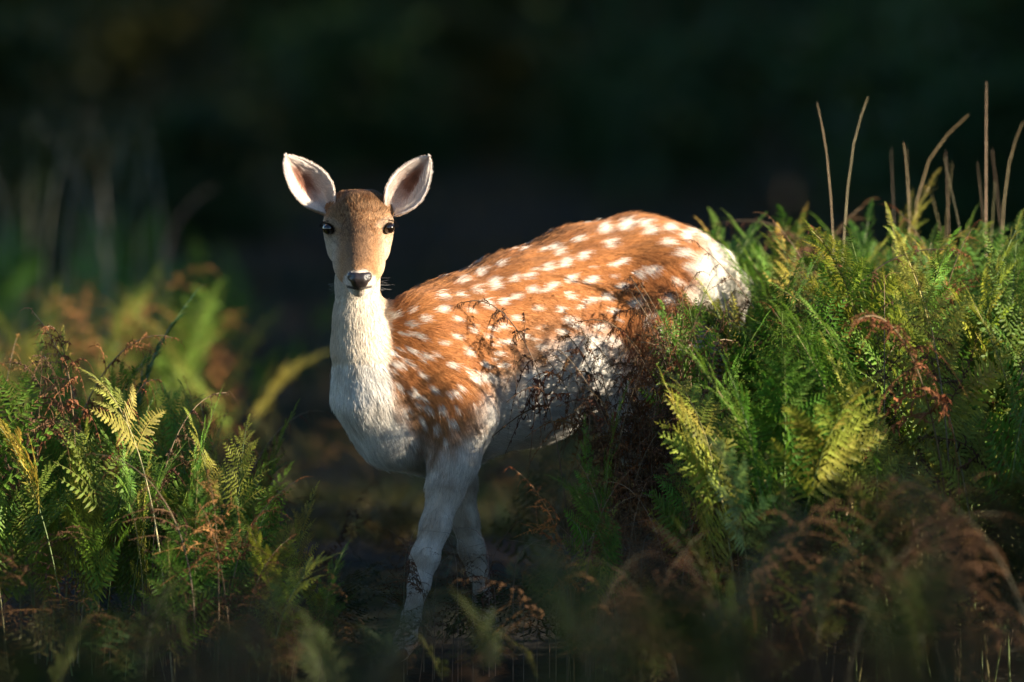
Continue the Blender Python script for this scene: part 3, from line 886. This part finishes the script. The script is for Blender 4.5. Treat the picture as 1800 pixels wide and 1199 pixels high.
# coarser fronds for the masses: a middling and a rough kind
PINU = {k: {d: [pinna(800+k*50+d*20+i, bool(d), 1, n_, 4, 3) for i in range(4)] for d in (0, 1)} for k, n_ in ((0, 8), (1, 5))}
JA = {}
for k in (0, 1):
    for d in (0, 1):
        JA[k, d] = []
        for i, sk in enumerate(SK[d][:10]):
            g_ = np.random.default_rng(900+k*40+d*20+i); Vs, Fs, Cs, o_ = [], [], [], 0
            for M in sk[1]:
                v, f, c = PINU[k][d][g_.integers(4)]
                Vs.append(v@M[:3, :3].T+M[:3, 3]); Fs.append(f+o_); o_ += len(v)
                c = c.copy(); c[:, 0] = np.clip(c[:, 0]+g_.normal(0, .15), 0, 1); Cs.append(c)
            JA[k, d].append((np.concatenate(Vs), np.concatenate(Fs), np.concatenate(Cs)))
def undergrowth(name, label, n, px, Y, top, dead, col, seed, wide=.9, world=None):
    g = np.random.default_rng(seed)
    Vs, Fs, Cs, o = [], [], [], 0
    for k in range(n):
        y = g.uniform(*Y)
        if world: x = g.uniform(*world); H = g.uniform(*top)
        else:
            p_ = g.uniform(*px); x = P(p_, 600, y)[0]; H = P(p_, top(p_)+g.uniform(0, 240), y)[2]-float(gz(x, y))
        H = max(.2, H)
        ja = JA[1 if name.split('_')[-1] in ('litter', 'thicket') or name == 'floor_bracken' else 0, dead]
        v, f, c = ja[g.integers(len(ja))]
        a = g.uniform(0, 2*PI); ca, sa = math.cos(a)*H*wide, math.sin(a)*H*wide
        w_ = np.stack([v[:, 0]*ca-v[:, 1]*sa+x, v[:, 0]*sa+v[:, 1]*ca+y, v[:, 2]*H+float(gz(x, y))], 1)
        c = c.copy(); c[:, 0] = np.clip(c[:, 0]+g.normal(0, .2), 0, 1); c[:, 1] = np.clip(c[:, 1]+g.uniform(-.1, .25), 0, 1)
        Vs.append(w_); Fs.append(f+o); Cs.append(c); o += len(v)
    ob = link(name, mesh(name, np.concatenate(Vs), np.concatenate(Fs), M_DEAD if dead else M_LEAF, False, np.concatenate(Cs)), None, col)
    return tag(ob, label, kind='stuff')
def pick(pal):
    t = rnd.random(); a = 0
    for c, w_ in pal:
        a += w_
        if t <= a: return c
    return pal[-1][0]
WORD = {BD: 'dark brown', GD: 'dark green', G1: 'deep green', G2: 'fresh green', YG: 'yellow-green', YE: 'yellowing', RU: 'russet withered', BR: 'dark brown withered', OR: 'pale orange withered'}
REG = []                                        # (object, place across the picture, group) of every frond, for its label
def bed(n, px, Y, top, pal, dead_p, detail_p, where, group, spread=.07, wide=1.0, dpal=((RU, .5), (BR, .42), (OR, .08))):
    """fronds standing on the ground between the given bounds; top(px) is the height the bed reaches; where = [(px limit, phrase)]"""
    for k in range(n):
        u = (k+rnd.random())/n
        x_ = px[0]+(px[1]-px[0])*u
        y_ = rnd.uniform(*Y)
        pt_ = P(x_, 600, y_)
        tp = P(x_, top(x_)+rnd.expovariate(1)*spread*600, y_)
        g0 = float(gz(pt_[0], y_))
        H = max(.22, tp[2]-g0)
        dead = 1 if rnd.random() < dead_p and not ('crest' in group and x_ < 1350) else 0
        col = pick(dpal) if dead else pick(pal)
        sc = (.05, .045, .022) if pal[0][0] is GD else (.16, .11, .06) if dead else ((.18, .16, .055) if rnd.random() < .4 else (.10, .14, .04))  # stalks of the shaded beds are painted darker as well
        lab = WORD[col]+' bracken frond '+[p for lim, p in where if x_ <= lim or lim == where[-1][0]][0]
        o = frond(pt_[0]+rnd.gauss(0, .03), y_, H*(1.05 if dead else 1), rnd.uniform(0, 2*PI), dead, col, sc, 1 if rnd.random() < detail_p else 0,
              lab, group, rnd.gauss(0, .08), wide=wide)
        REG.append((o, x_))
def line(*p):
    xs, ys = zip(*p)
    return lambda x: float(np.interp(x, xs, ys))
GREENS = [(G1, .4), (G2, .35), (YG, .2), (YE, .05)]
YELL = [(G1, .15), (G2, .3), (YG, .4), (YE, .15)]

bed(40, (1190, 1850), (20.7, 21.5), line((1170, 425), (1260, 395), (1400, 370), (1500, 378), (1650, 395), (1850, 365)), GREENS, .12, .75,
    [(1330, 'on the crest just behind the rump'), (1540, 'on the crest under the crossed dry stems'), (1700, 'on the crest left of the tallest stem'), (9999, 'on the crest near the right edge')],
    'bracken on the crest behind the rump', .06, .8)
bed(46, (1290, 1860), (19.9, 20.55), line((1270, 470), (1330, 430), (1450, 410), (1600, 400), (1850, 380)), YELL, .18, .65,
    [(1400, 'in the bright bank beside the tail'), (1560, 'in the bright bank below the crossed stems'), (1720, 'in the bright bank below the tallest stem'), (9999, 'in the bright bank at the right edge')],
    'bracken of the bright bank on the right', .06, .75)
bed(44, (1210, 1870), (18.9, 19.8), line((1200, 690), (1260, 600), (1400, 520), (1850, 470)), YELL, .18, .5,
    [(1330, 'low in the bank below the haunch'), (1480, 'low in the bank below the tail'), (1660, 'low in the right bank'), (9999, 'low in the bank at the right edge')],
    'bracken low in the bank on the right', .14, .75)
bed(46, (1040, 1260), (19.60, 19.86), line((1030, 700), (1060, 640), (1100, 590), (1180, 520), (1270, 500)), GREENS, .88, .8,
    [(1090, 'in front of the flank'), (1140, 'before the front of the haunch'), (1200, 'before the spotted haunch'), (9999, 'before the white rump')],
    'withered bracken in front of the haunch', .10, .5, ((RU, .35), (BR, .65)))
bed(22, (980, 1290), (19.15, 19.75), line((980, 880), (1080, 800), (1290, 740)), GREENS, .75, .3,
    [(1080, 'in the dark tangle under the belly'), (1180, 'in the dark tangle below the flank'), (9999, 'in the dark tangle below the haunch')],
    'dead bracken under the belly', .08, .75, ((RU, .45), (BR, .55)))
bed(74, (-80, 500), (19.4, 20.5), line((-80, 560), (60, 570), (150, 615), (250, 635), (340, 685), (420, 745), (500, 850)), [(G2, .35), (YG, .45), (YE, .2)], .32, .6,
    [(-10, 'at the very left edge of the patch'), (70, 'at the left edge of the sunlit patch'), (140, 'in the left half of the sunlit patch'), (220, 'amid the left sunlit patch'), (300, 'left of the tall pale stalk'), (400, 'right of the tall pale stalk'), (9999, 'at the right end of the sunlit patch')],
    'bracken of the sunlit patch on the left', .13, .56, ((RU, .4), (BR, .2), (OR, .4)))
bed(16, (300, 600), (18.9, 19.5), line((300, 800), (450, 860), (600, 980)), GREENS, .3, .4,
    [(420, 'low at the right of the sunlit patch'), (9999, 'low left of the forelegs')],
    'small bracken left of the forelegs', .08)
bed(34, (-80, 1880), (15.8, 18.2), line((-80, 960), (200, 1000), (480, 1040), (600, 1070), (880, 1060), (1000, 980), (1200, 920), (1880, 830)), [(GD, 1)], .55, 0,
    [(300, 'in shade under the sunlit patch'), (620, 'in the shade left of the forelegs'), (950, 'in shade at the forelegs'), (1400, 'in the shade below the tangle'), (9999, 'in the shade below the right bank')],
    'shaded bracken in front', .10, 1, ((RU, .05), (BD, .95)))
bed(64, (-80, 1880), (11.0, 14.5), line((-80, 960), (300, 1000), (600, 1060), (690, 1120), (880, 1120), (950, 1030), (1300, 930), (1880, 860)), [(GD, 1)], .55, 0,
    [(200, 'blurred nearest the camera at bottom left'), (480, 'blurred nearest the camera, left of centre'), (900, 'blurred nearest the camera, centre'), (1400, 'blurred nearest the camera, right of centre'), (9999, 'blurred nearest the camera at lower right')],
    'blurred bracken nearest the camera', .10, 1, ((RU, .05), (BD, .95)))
bed(26, (-80, 450), (23.5, 26.5), line((-80, 610), (90, 540), (200, 500), (330, 500), (450, 600)), [(G2, .3), (YG, .4), (YE, .3)], .4, 0,
    [(150, 'blurred behind the left end of the patch'), (300, 'out of focus above the sunlit patch'), (9999, 'blurred between the patch and the neck')],
    'blurred bracken on the mound behind', .10, .8, ((RU, .4), (BR, .2), (OR, .4)))
bed(22, (-100, 560), (30, 38), line((-100, 400), (300, 350), (560, 480)), [(G1, .8), (G2, .2)], .2, 0,
    [(200, 'far back among pale grasses'), (9999, 'far back left of the ears')],
    'bracken far back on the left', .08)
undergrowth('bracken_undergrowth', 'dense green bracken filling the inside of the right bank', 84, (1280, 1900), (19.85, 21.3), line((1240, 560), (1330, 480), (1450, 430), (1900, 400)), 0, G1, 1)
undergrowth('withered_undergrowth', 'withered brown bracken filling the foot of the right bank', 20, (1120, 1900), (19.85, 20.6), line((1080, 700), (1300, 560), (1900, 520)), 1, BR, 2)
undergrowth('bracken_undergrowth', 'dense green bracken filling the inside of the left patch', 48, (-100, 440), (19.4, 20.6), line((-100, 640), (250, 700), (380, 820)), 0, G2, 3)
undergrowth('withered_undergrowth', 'curled brown bracken filling the left patch', 12, (-100, 330), (19.5, 20.6), line((-100, 640), (330, 740)), 1, RU, 4)
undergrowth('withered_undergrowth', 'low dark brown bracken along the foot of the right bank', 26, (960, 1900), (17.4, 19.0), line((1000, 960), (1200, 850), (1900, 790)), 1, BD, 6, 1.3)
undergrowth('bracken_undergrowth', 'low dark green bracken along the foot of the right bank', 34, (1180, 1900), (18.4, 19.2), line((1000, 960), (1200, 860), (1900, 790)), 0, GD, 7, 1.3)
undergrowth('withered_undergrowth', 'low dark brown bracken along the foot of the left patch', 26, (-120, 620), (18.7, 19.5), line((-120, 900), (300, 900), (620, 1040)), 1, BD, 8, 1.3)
undergrowth('bracken_undergrowth', 'unseen knee-high bracken added beyond the right edge, shading the foot of the bank', 36, None, (18.0, 19.6), (.64, .90), 0, G1, 11, .9, (1.42, 2.6))  # unseen, added to keep low sun off the foot of the bank
undergrowth('bracken_undergrowth', 'unseen low green bracken added beyond the right edge to block low sun', 36, None, (17.0, 19.4), (.35, .62), 0, G1, 5, 1.1, (1.35, 3.6))  # more unseen bracken added to shade the stalks at lower right
# fronds that stand out by themselves
def solo(px, py, Y, dead, col, scol, lab, rz=0.0, var=None, wide=1.0, tilt=0.0):
    b = P(px, 600, Y); z = P(px, py, Y)[2]-float(gz(b[0], Y))
    return frond(b[0], Y, z, rz, dead, col, scol, 1, lab, None, tilt, var=var, wide=wide)
solo(304, 655, 19.35, 0, (.22, .22, .05), (.42, .36, .16), 'yellow-green frond on a tall straight pale stalk, brightest of the left patch', 2.3, 10, .6)
solo(135, 545, 19.9, 1, (.30, .15, .08), (.34, .24, .13), 'curled pinkish dead frond sticking up highest above the left patch', 2.6, 2, .7)
solo(255, 525, 20.4, 0, (.03, .085, .03), (.10, .14, .04), 'flat dark green frond spreading above the left patch', .2, 3)
solo(1285, 665, 19.15, 0, (.30, .29, .05), (.3, .25, .08), 'bright yellow frond low in the bank below the rump', 3.6, 4, .62)
solo(1322, 760, 18.8, 0, (.20, .27, .10), (.2, .2, .07), 'pale green feathery frond upright in the dark below the yellow one', 4.4, 5, .6)
solo(1690, 430, 19.5, 0, (.24, .24, .05), (.3, .26, .09), 'yellow frond standing tall in the bank below the tallest stem', 4.2, 6, .8)
solo(1480, 325, 20.8, 0, (.24, .21, .04), (.36, .28, .10), 'yellow frond tip rising highest on the crest between the stems', .3, 7, .7)
solo(1010, 815, 19.2, 1, (.28, .10, .035), (.20, .10, .04), 'orange dead frond bending left in the tangle below the belly', 3.3, 4, .8)
solo(1010, 520, 19.70, 1, (.06, .032, .022), (.10, .06, .035), 'thin dark curled dead frond hanging before the spotted flank', 3.2, 1, .45, .0)
solo(735, 925, 19.40, 1, (.08, .04, .025), (.12, .07, .04), 'small dark red frond arching across the near foreleg', 3.0, 2, .9)
solo(850, 915, 19.62, 1, (.09, .045, .03), (.12, .07, .04), 'small dark red frond arching across the far foreleg', .3, 5, .8)
solo(760, 985, 19.30, 1, (.06, .035, .024), (.12, .08, .05), 'low dark dead frond crossing the near foreleg below the knee', 2.2, 3, 1.0)
solo(795, 960, 19.45, 1, (.06, .035, .024), (.10, .07, .05), 'tangled dark dead frond between the two forelegs', 5.0, 6, .9)
# tall bracken just beyond the right edge: its shade dapples the deer
for k in range(22):
    t = rnd.uniform(1.9, 3.6); o_ = rnd.uniform(-.6, .40)
    x = -.10+to_sun.x/math.cos(SUN_EL)*t-.4*o_; y = 19.75+to_sun.y/math.cos(SUN_EL)*t+.92*o_
    H = .66+t*math.tan(SUN_EL)+rnd.uniform(-.34, .10)
    if x < 1.32: x += .3
    frond(x, y, H, rnd.uniform(0, 6.28), 0, pick(GREENS), (.15, .16, .05), 0,
          'tall green bracken beyond the right edge of the bank', 'tall bracken beyond the right edge', rnd.gauss(0, .06), wide=.8)
# ------------------------------------------------------------------ grasses
def stem(pts, r, name, label, group, col, cat='grass stem'):
    b = np.asarray(pts[0], float); p = np.asarray(pts, float)-b
    ts = np.linspace(0, 1, 10)
    ip = np.stack([np.interp(ts, np.linspace(0, 1, len(p)), p[:, i]) for i in range(3)], 1)
    for _ in range(3): ip[1:-1] = (ip[:-2]+ip[1:-1]*2+ip[2:])/4
    v, f = tube(ip, np.linspace(r*.8, r*.16, 10), 5)
    parts = [(v, f)]
    o = link(name, mesh(name, v, f, M_STRAW), None, col); o.location = b
    tag(o, label, cat, group)
    return o
TAN = (.46, .33, .18)
def g_at(px, Y): x = P(px, 600, Y)[0]; return np.array([x, Y, float(gz(x, Y))])
for px0, pm, px1, py1, Y, r, lab in [
    (1500, (1462, 290), 1436, 180, 20.6, .0021, 'dry orange stem leaning left above the bank, tip near a second leaning stem'),
    (1440, (1487, 270), 1526, 170, 20.7, .0023, 'dry stem leaning right, crossing the orange stem above the bank'),
    (1735, (1733, 260), 1734, 145, 20.9, .0026, 'tallest upright pale stem at the upper right'),
    (1655, (1590, 300), 1702, 202, 21.2, .0022, 'pale grass stem arched at its tip, left of the tallest stem'),
    (1745, (1760, 300), 1798, 215, 21.1, .0019, 'thin tan grass stem leaning right beside the tallest stem'),
    (1610, (1600, 330), 1588, 250, 20.8, .0018, 'short straight tan stem behind the crest of bracken')]:
    stem([g_at(px0, Y), P(pm[0], 560, Y)*.6+g_at(px0, Y)*.4, P(*pm, Y), P(px1, py1, Y)], r, 'grass_stem', lab, None, jit((.52, .40, .22), .15))
for k in range(12):
    px = 1570+260*(k+rnd.random())/12; Y = rnd.uniform(20.8, 21.5); lean = rnd.gauss(0, 60); top = rnd.uniform(240, 350)
    o = stem([g_at(px, Y), P(px+lean*.15, 500, Y), P(px+lean, top, Y)], rnd.uniform(.0009, .0015), 'grass_stem', 'thin dry tan grass stem '+('left of' if k < 8 else 'right of')+' the tallest stem behind the bank', 'dry grass tuft at the upper right', jit((.44, .34, .20), .25)); REG.append((o, px))
for k in range(19):
    px = -40+340*(k+rnd.random())/19; Y = rnd.uniform(28.5, 31.5); lean = rnd.gauss(20, 70); top = rnd.uniform(150, 360)
    o = stem([g_at(px, Y), P(px+lean*.1, 440, Y), P(px+lean*.5, (top+440)/2-20, Y), P(px+lean, top, Y)], rnd.uniform(.0030, .0050), 'grass_stem', 'pale blurred grass stem in the shade '+('at the upper left corner' if k < 9 else 'left of the ears'), 'pale blurred grass at the upper left', jit((.26, .25, .19), .25)); REG.append((o, px))
for k in range(28):                                        # straws in the tangle under and beside the deer
    px = 690+560*(k+rnd.random())/28; py = rnd.uniform(900, 1060); Y = rnd.uniform(19.2, 19.75); a = rnd.gauss(0, 130)
    q = P(px, py, Y); e = P(px+a, py-rnd.uniform(-20, 50), Y+rnd.uniform(-.2, .2))
    o = stem([g_at(px, Y), q*.5+g_at(px, Y)*.5, q, e], rnd.uniform(.0012, .0022), 'dead_straw', 'thin dead straw '+('beside the forelegs' if k < 10 else 'in the dark tangle under the belly' if k < 19 else 'in the tangle below the haunch'), 'dead straws round the forelegs', jit((.16, .12, .085), .3)); REG.append((o, px))

# grass and litter on the floor
def turf(n, x, y, h, cols_, name, label, wd=.003):
    g = np.random.default_rng(n)
    X = g.uniform(x[0], x[1], n); Y = g.uniform(y[0], y[1], n)
    pat = np.sin(X*2.3+Y*1.1)+np.sin(Y*2.9-X*1.4)
    keep = g.random(n) < .55+.25*pat; X, Y = X[keep], Y[keep]; n = len(X)
    Z = gz(X, Y); H = h*g.uniform(.4, 1.2, n)
    a = g.uniform(0, 2*PI, n); ln = g.uniform(.1, .9, n)
    d = np.stack([np.cos(a), np.sin(a), 0*a], 1); s = np.stack([-np.sin(a), np.cos(a), 0*a], 1)*wd
    b = np.stack([X, Y, Z], 1); up = np.array([0, 0, 1.])
    m = b+d*(H*ln*.25)[:, None]+up*(H*.6)[:, None]; t = b+d*(H*ln)[:, None]+up*(H*(1-.25*ln))[:, None]
    V = np.stack([b-s, b+s, m+s*.8, m-s*.8, t], 1).reshape(-1, 3)
    i = np.arange(n)*5
    F4 = np.stack([i, i+1, i+2, i+3], 1); F3 = np.stack([i+3, i+2, i+4], 1)
    c = np.repeat(np.stack([g.uniform(.2, .9, n), g.uniform(0, .35, n), 0*X], 1), 5, 0)
    o = link(name, mesh(name, V, [F4, F3], M_GRASS, False, c), None, cols_)
    tag(o, label, kind='stuff')
undergrowth('bracken_litter', 'dark dead bracken litter lying on the floor behind the deer', 80, None, (20.3, 26), (.20, .42), 1, BD, 21, 1.1, (-1.6, 1.2))
undergrowth('floor_bracken', 'low dark green bracken on the floor behind the deer', 64, None, (20.4, 25), (.22, .44), 0, (.018, .04, .014), 22, 1.1, (-1.3, 1.0))
undergrowth('bracken_litter', 'dark dead bracken litter lying round the forelegs', 64, None, (18.4, 20.3), (.14, .34), 1, BD, 23, 1.0, (-.9, .6))
undergrowth('floor_bracken', 'low dark green bracken on the floor round the forelegs', 110, None, (18.2, 20.4), (.10, .26), 0, (.02, .04, .014), 24, 1.7, (-1.1, .9))
undergrowth('floor_bracken', 'dark brownish bracken matted on the floor behind the deer', 90, None, (20.4, 23.5), (.12, .28), 0, (.035, .032, .016), 25, 1.8, (-1.3, .8))
undergrowth('withered_undergrowth', 'dark brown bracken thick round the hidden hind legs', 34, (1090, 1320), (19.3, 19.85), line((1090, 900), (1320, 840)), 1, BD, 26, 1.2)
undergrowth('bracken_undergrowth', 'dark green bracken thick round the hidden hind legs', 22, (1120, 1340), (19.2, 19.8), line((1120, 900), (1340, 830)), 0, (.035, .08, .016), 27, 1.1)
undergrowth('bracken_thicket', 'blurred yellow-green bracken thicket behind the left patch', 46, (-100, 440), (23.6, 26.8), line((-100, 590), (90, 480), (200, 460), (330, 470), (450, 590)), 0, (.10, .14, .022), 28, .9)
undergrowth('withered_thicket', 'blurred orange-brown bracken among the thicket behind the left patch', 16, (-60, 400), (23.4, 25.6), line((-100, 560), (90, 440), (200, 450), (450, 580)), 1, OR, 29, .9)
turf(30000, (-2.6, 2.6), (23.5, 30), .07, (.016, .034, .012), 'grass', 'dark green grass on the shaded floor between the bracken')
turf(26000, (-7, 7), (30, 76), .14, (.030, .032, .028), 'meadow_grass', 'short greyish grass on the shaded clearing behind the deer', .012)

# alike fronds of one spot are told apart by their order from the left
ORD = ['leftmost', 'second from left', 'third from left', 'fourth from left', 'fifth from left', 'sixth from left', 'seventh from left', 'eighth from left', 'ninth from left', 'tenth from left', 'eleventh from left', 'twelfth from left', 'thirteenth from left', 'fourteenth from left']
byl = {}
for o, x_ in REG+FAR: byl.setdefault(o['label'], []).append((x_, o))
for lab, lst in byl.items():
    if len(lst) > 1:
        for k, (x_, o) in enumerate(sorted(lst, key=lambda q: q[0])): o['label'] = ORD[min(k, 13)]+' '+lab
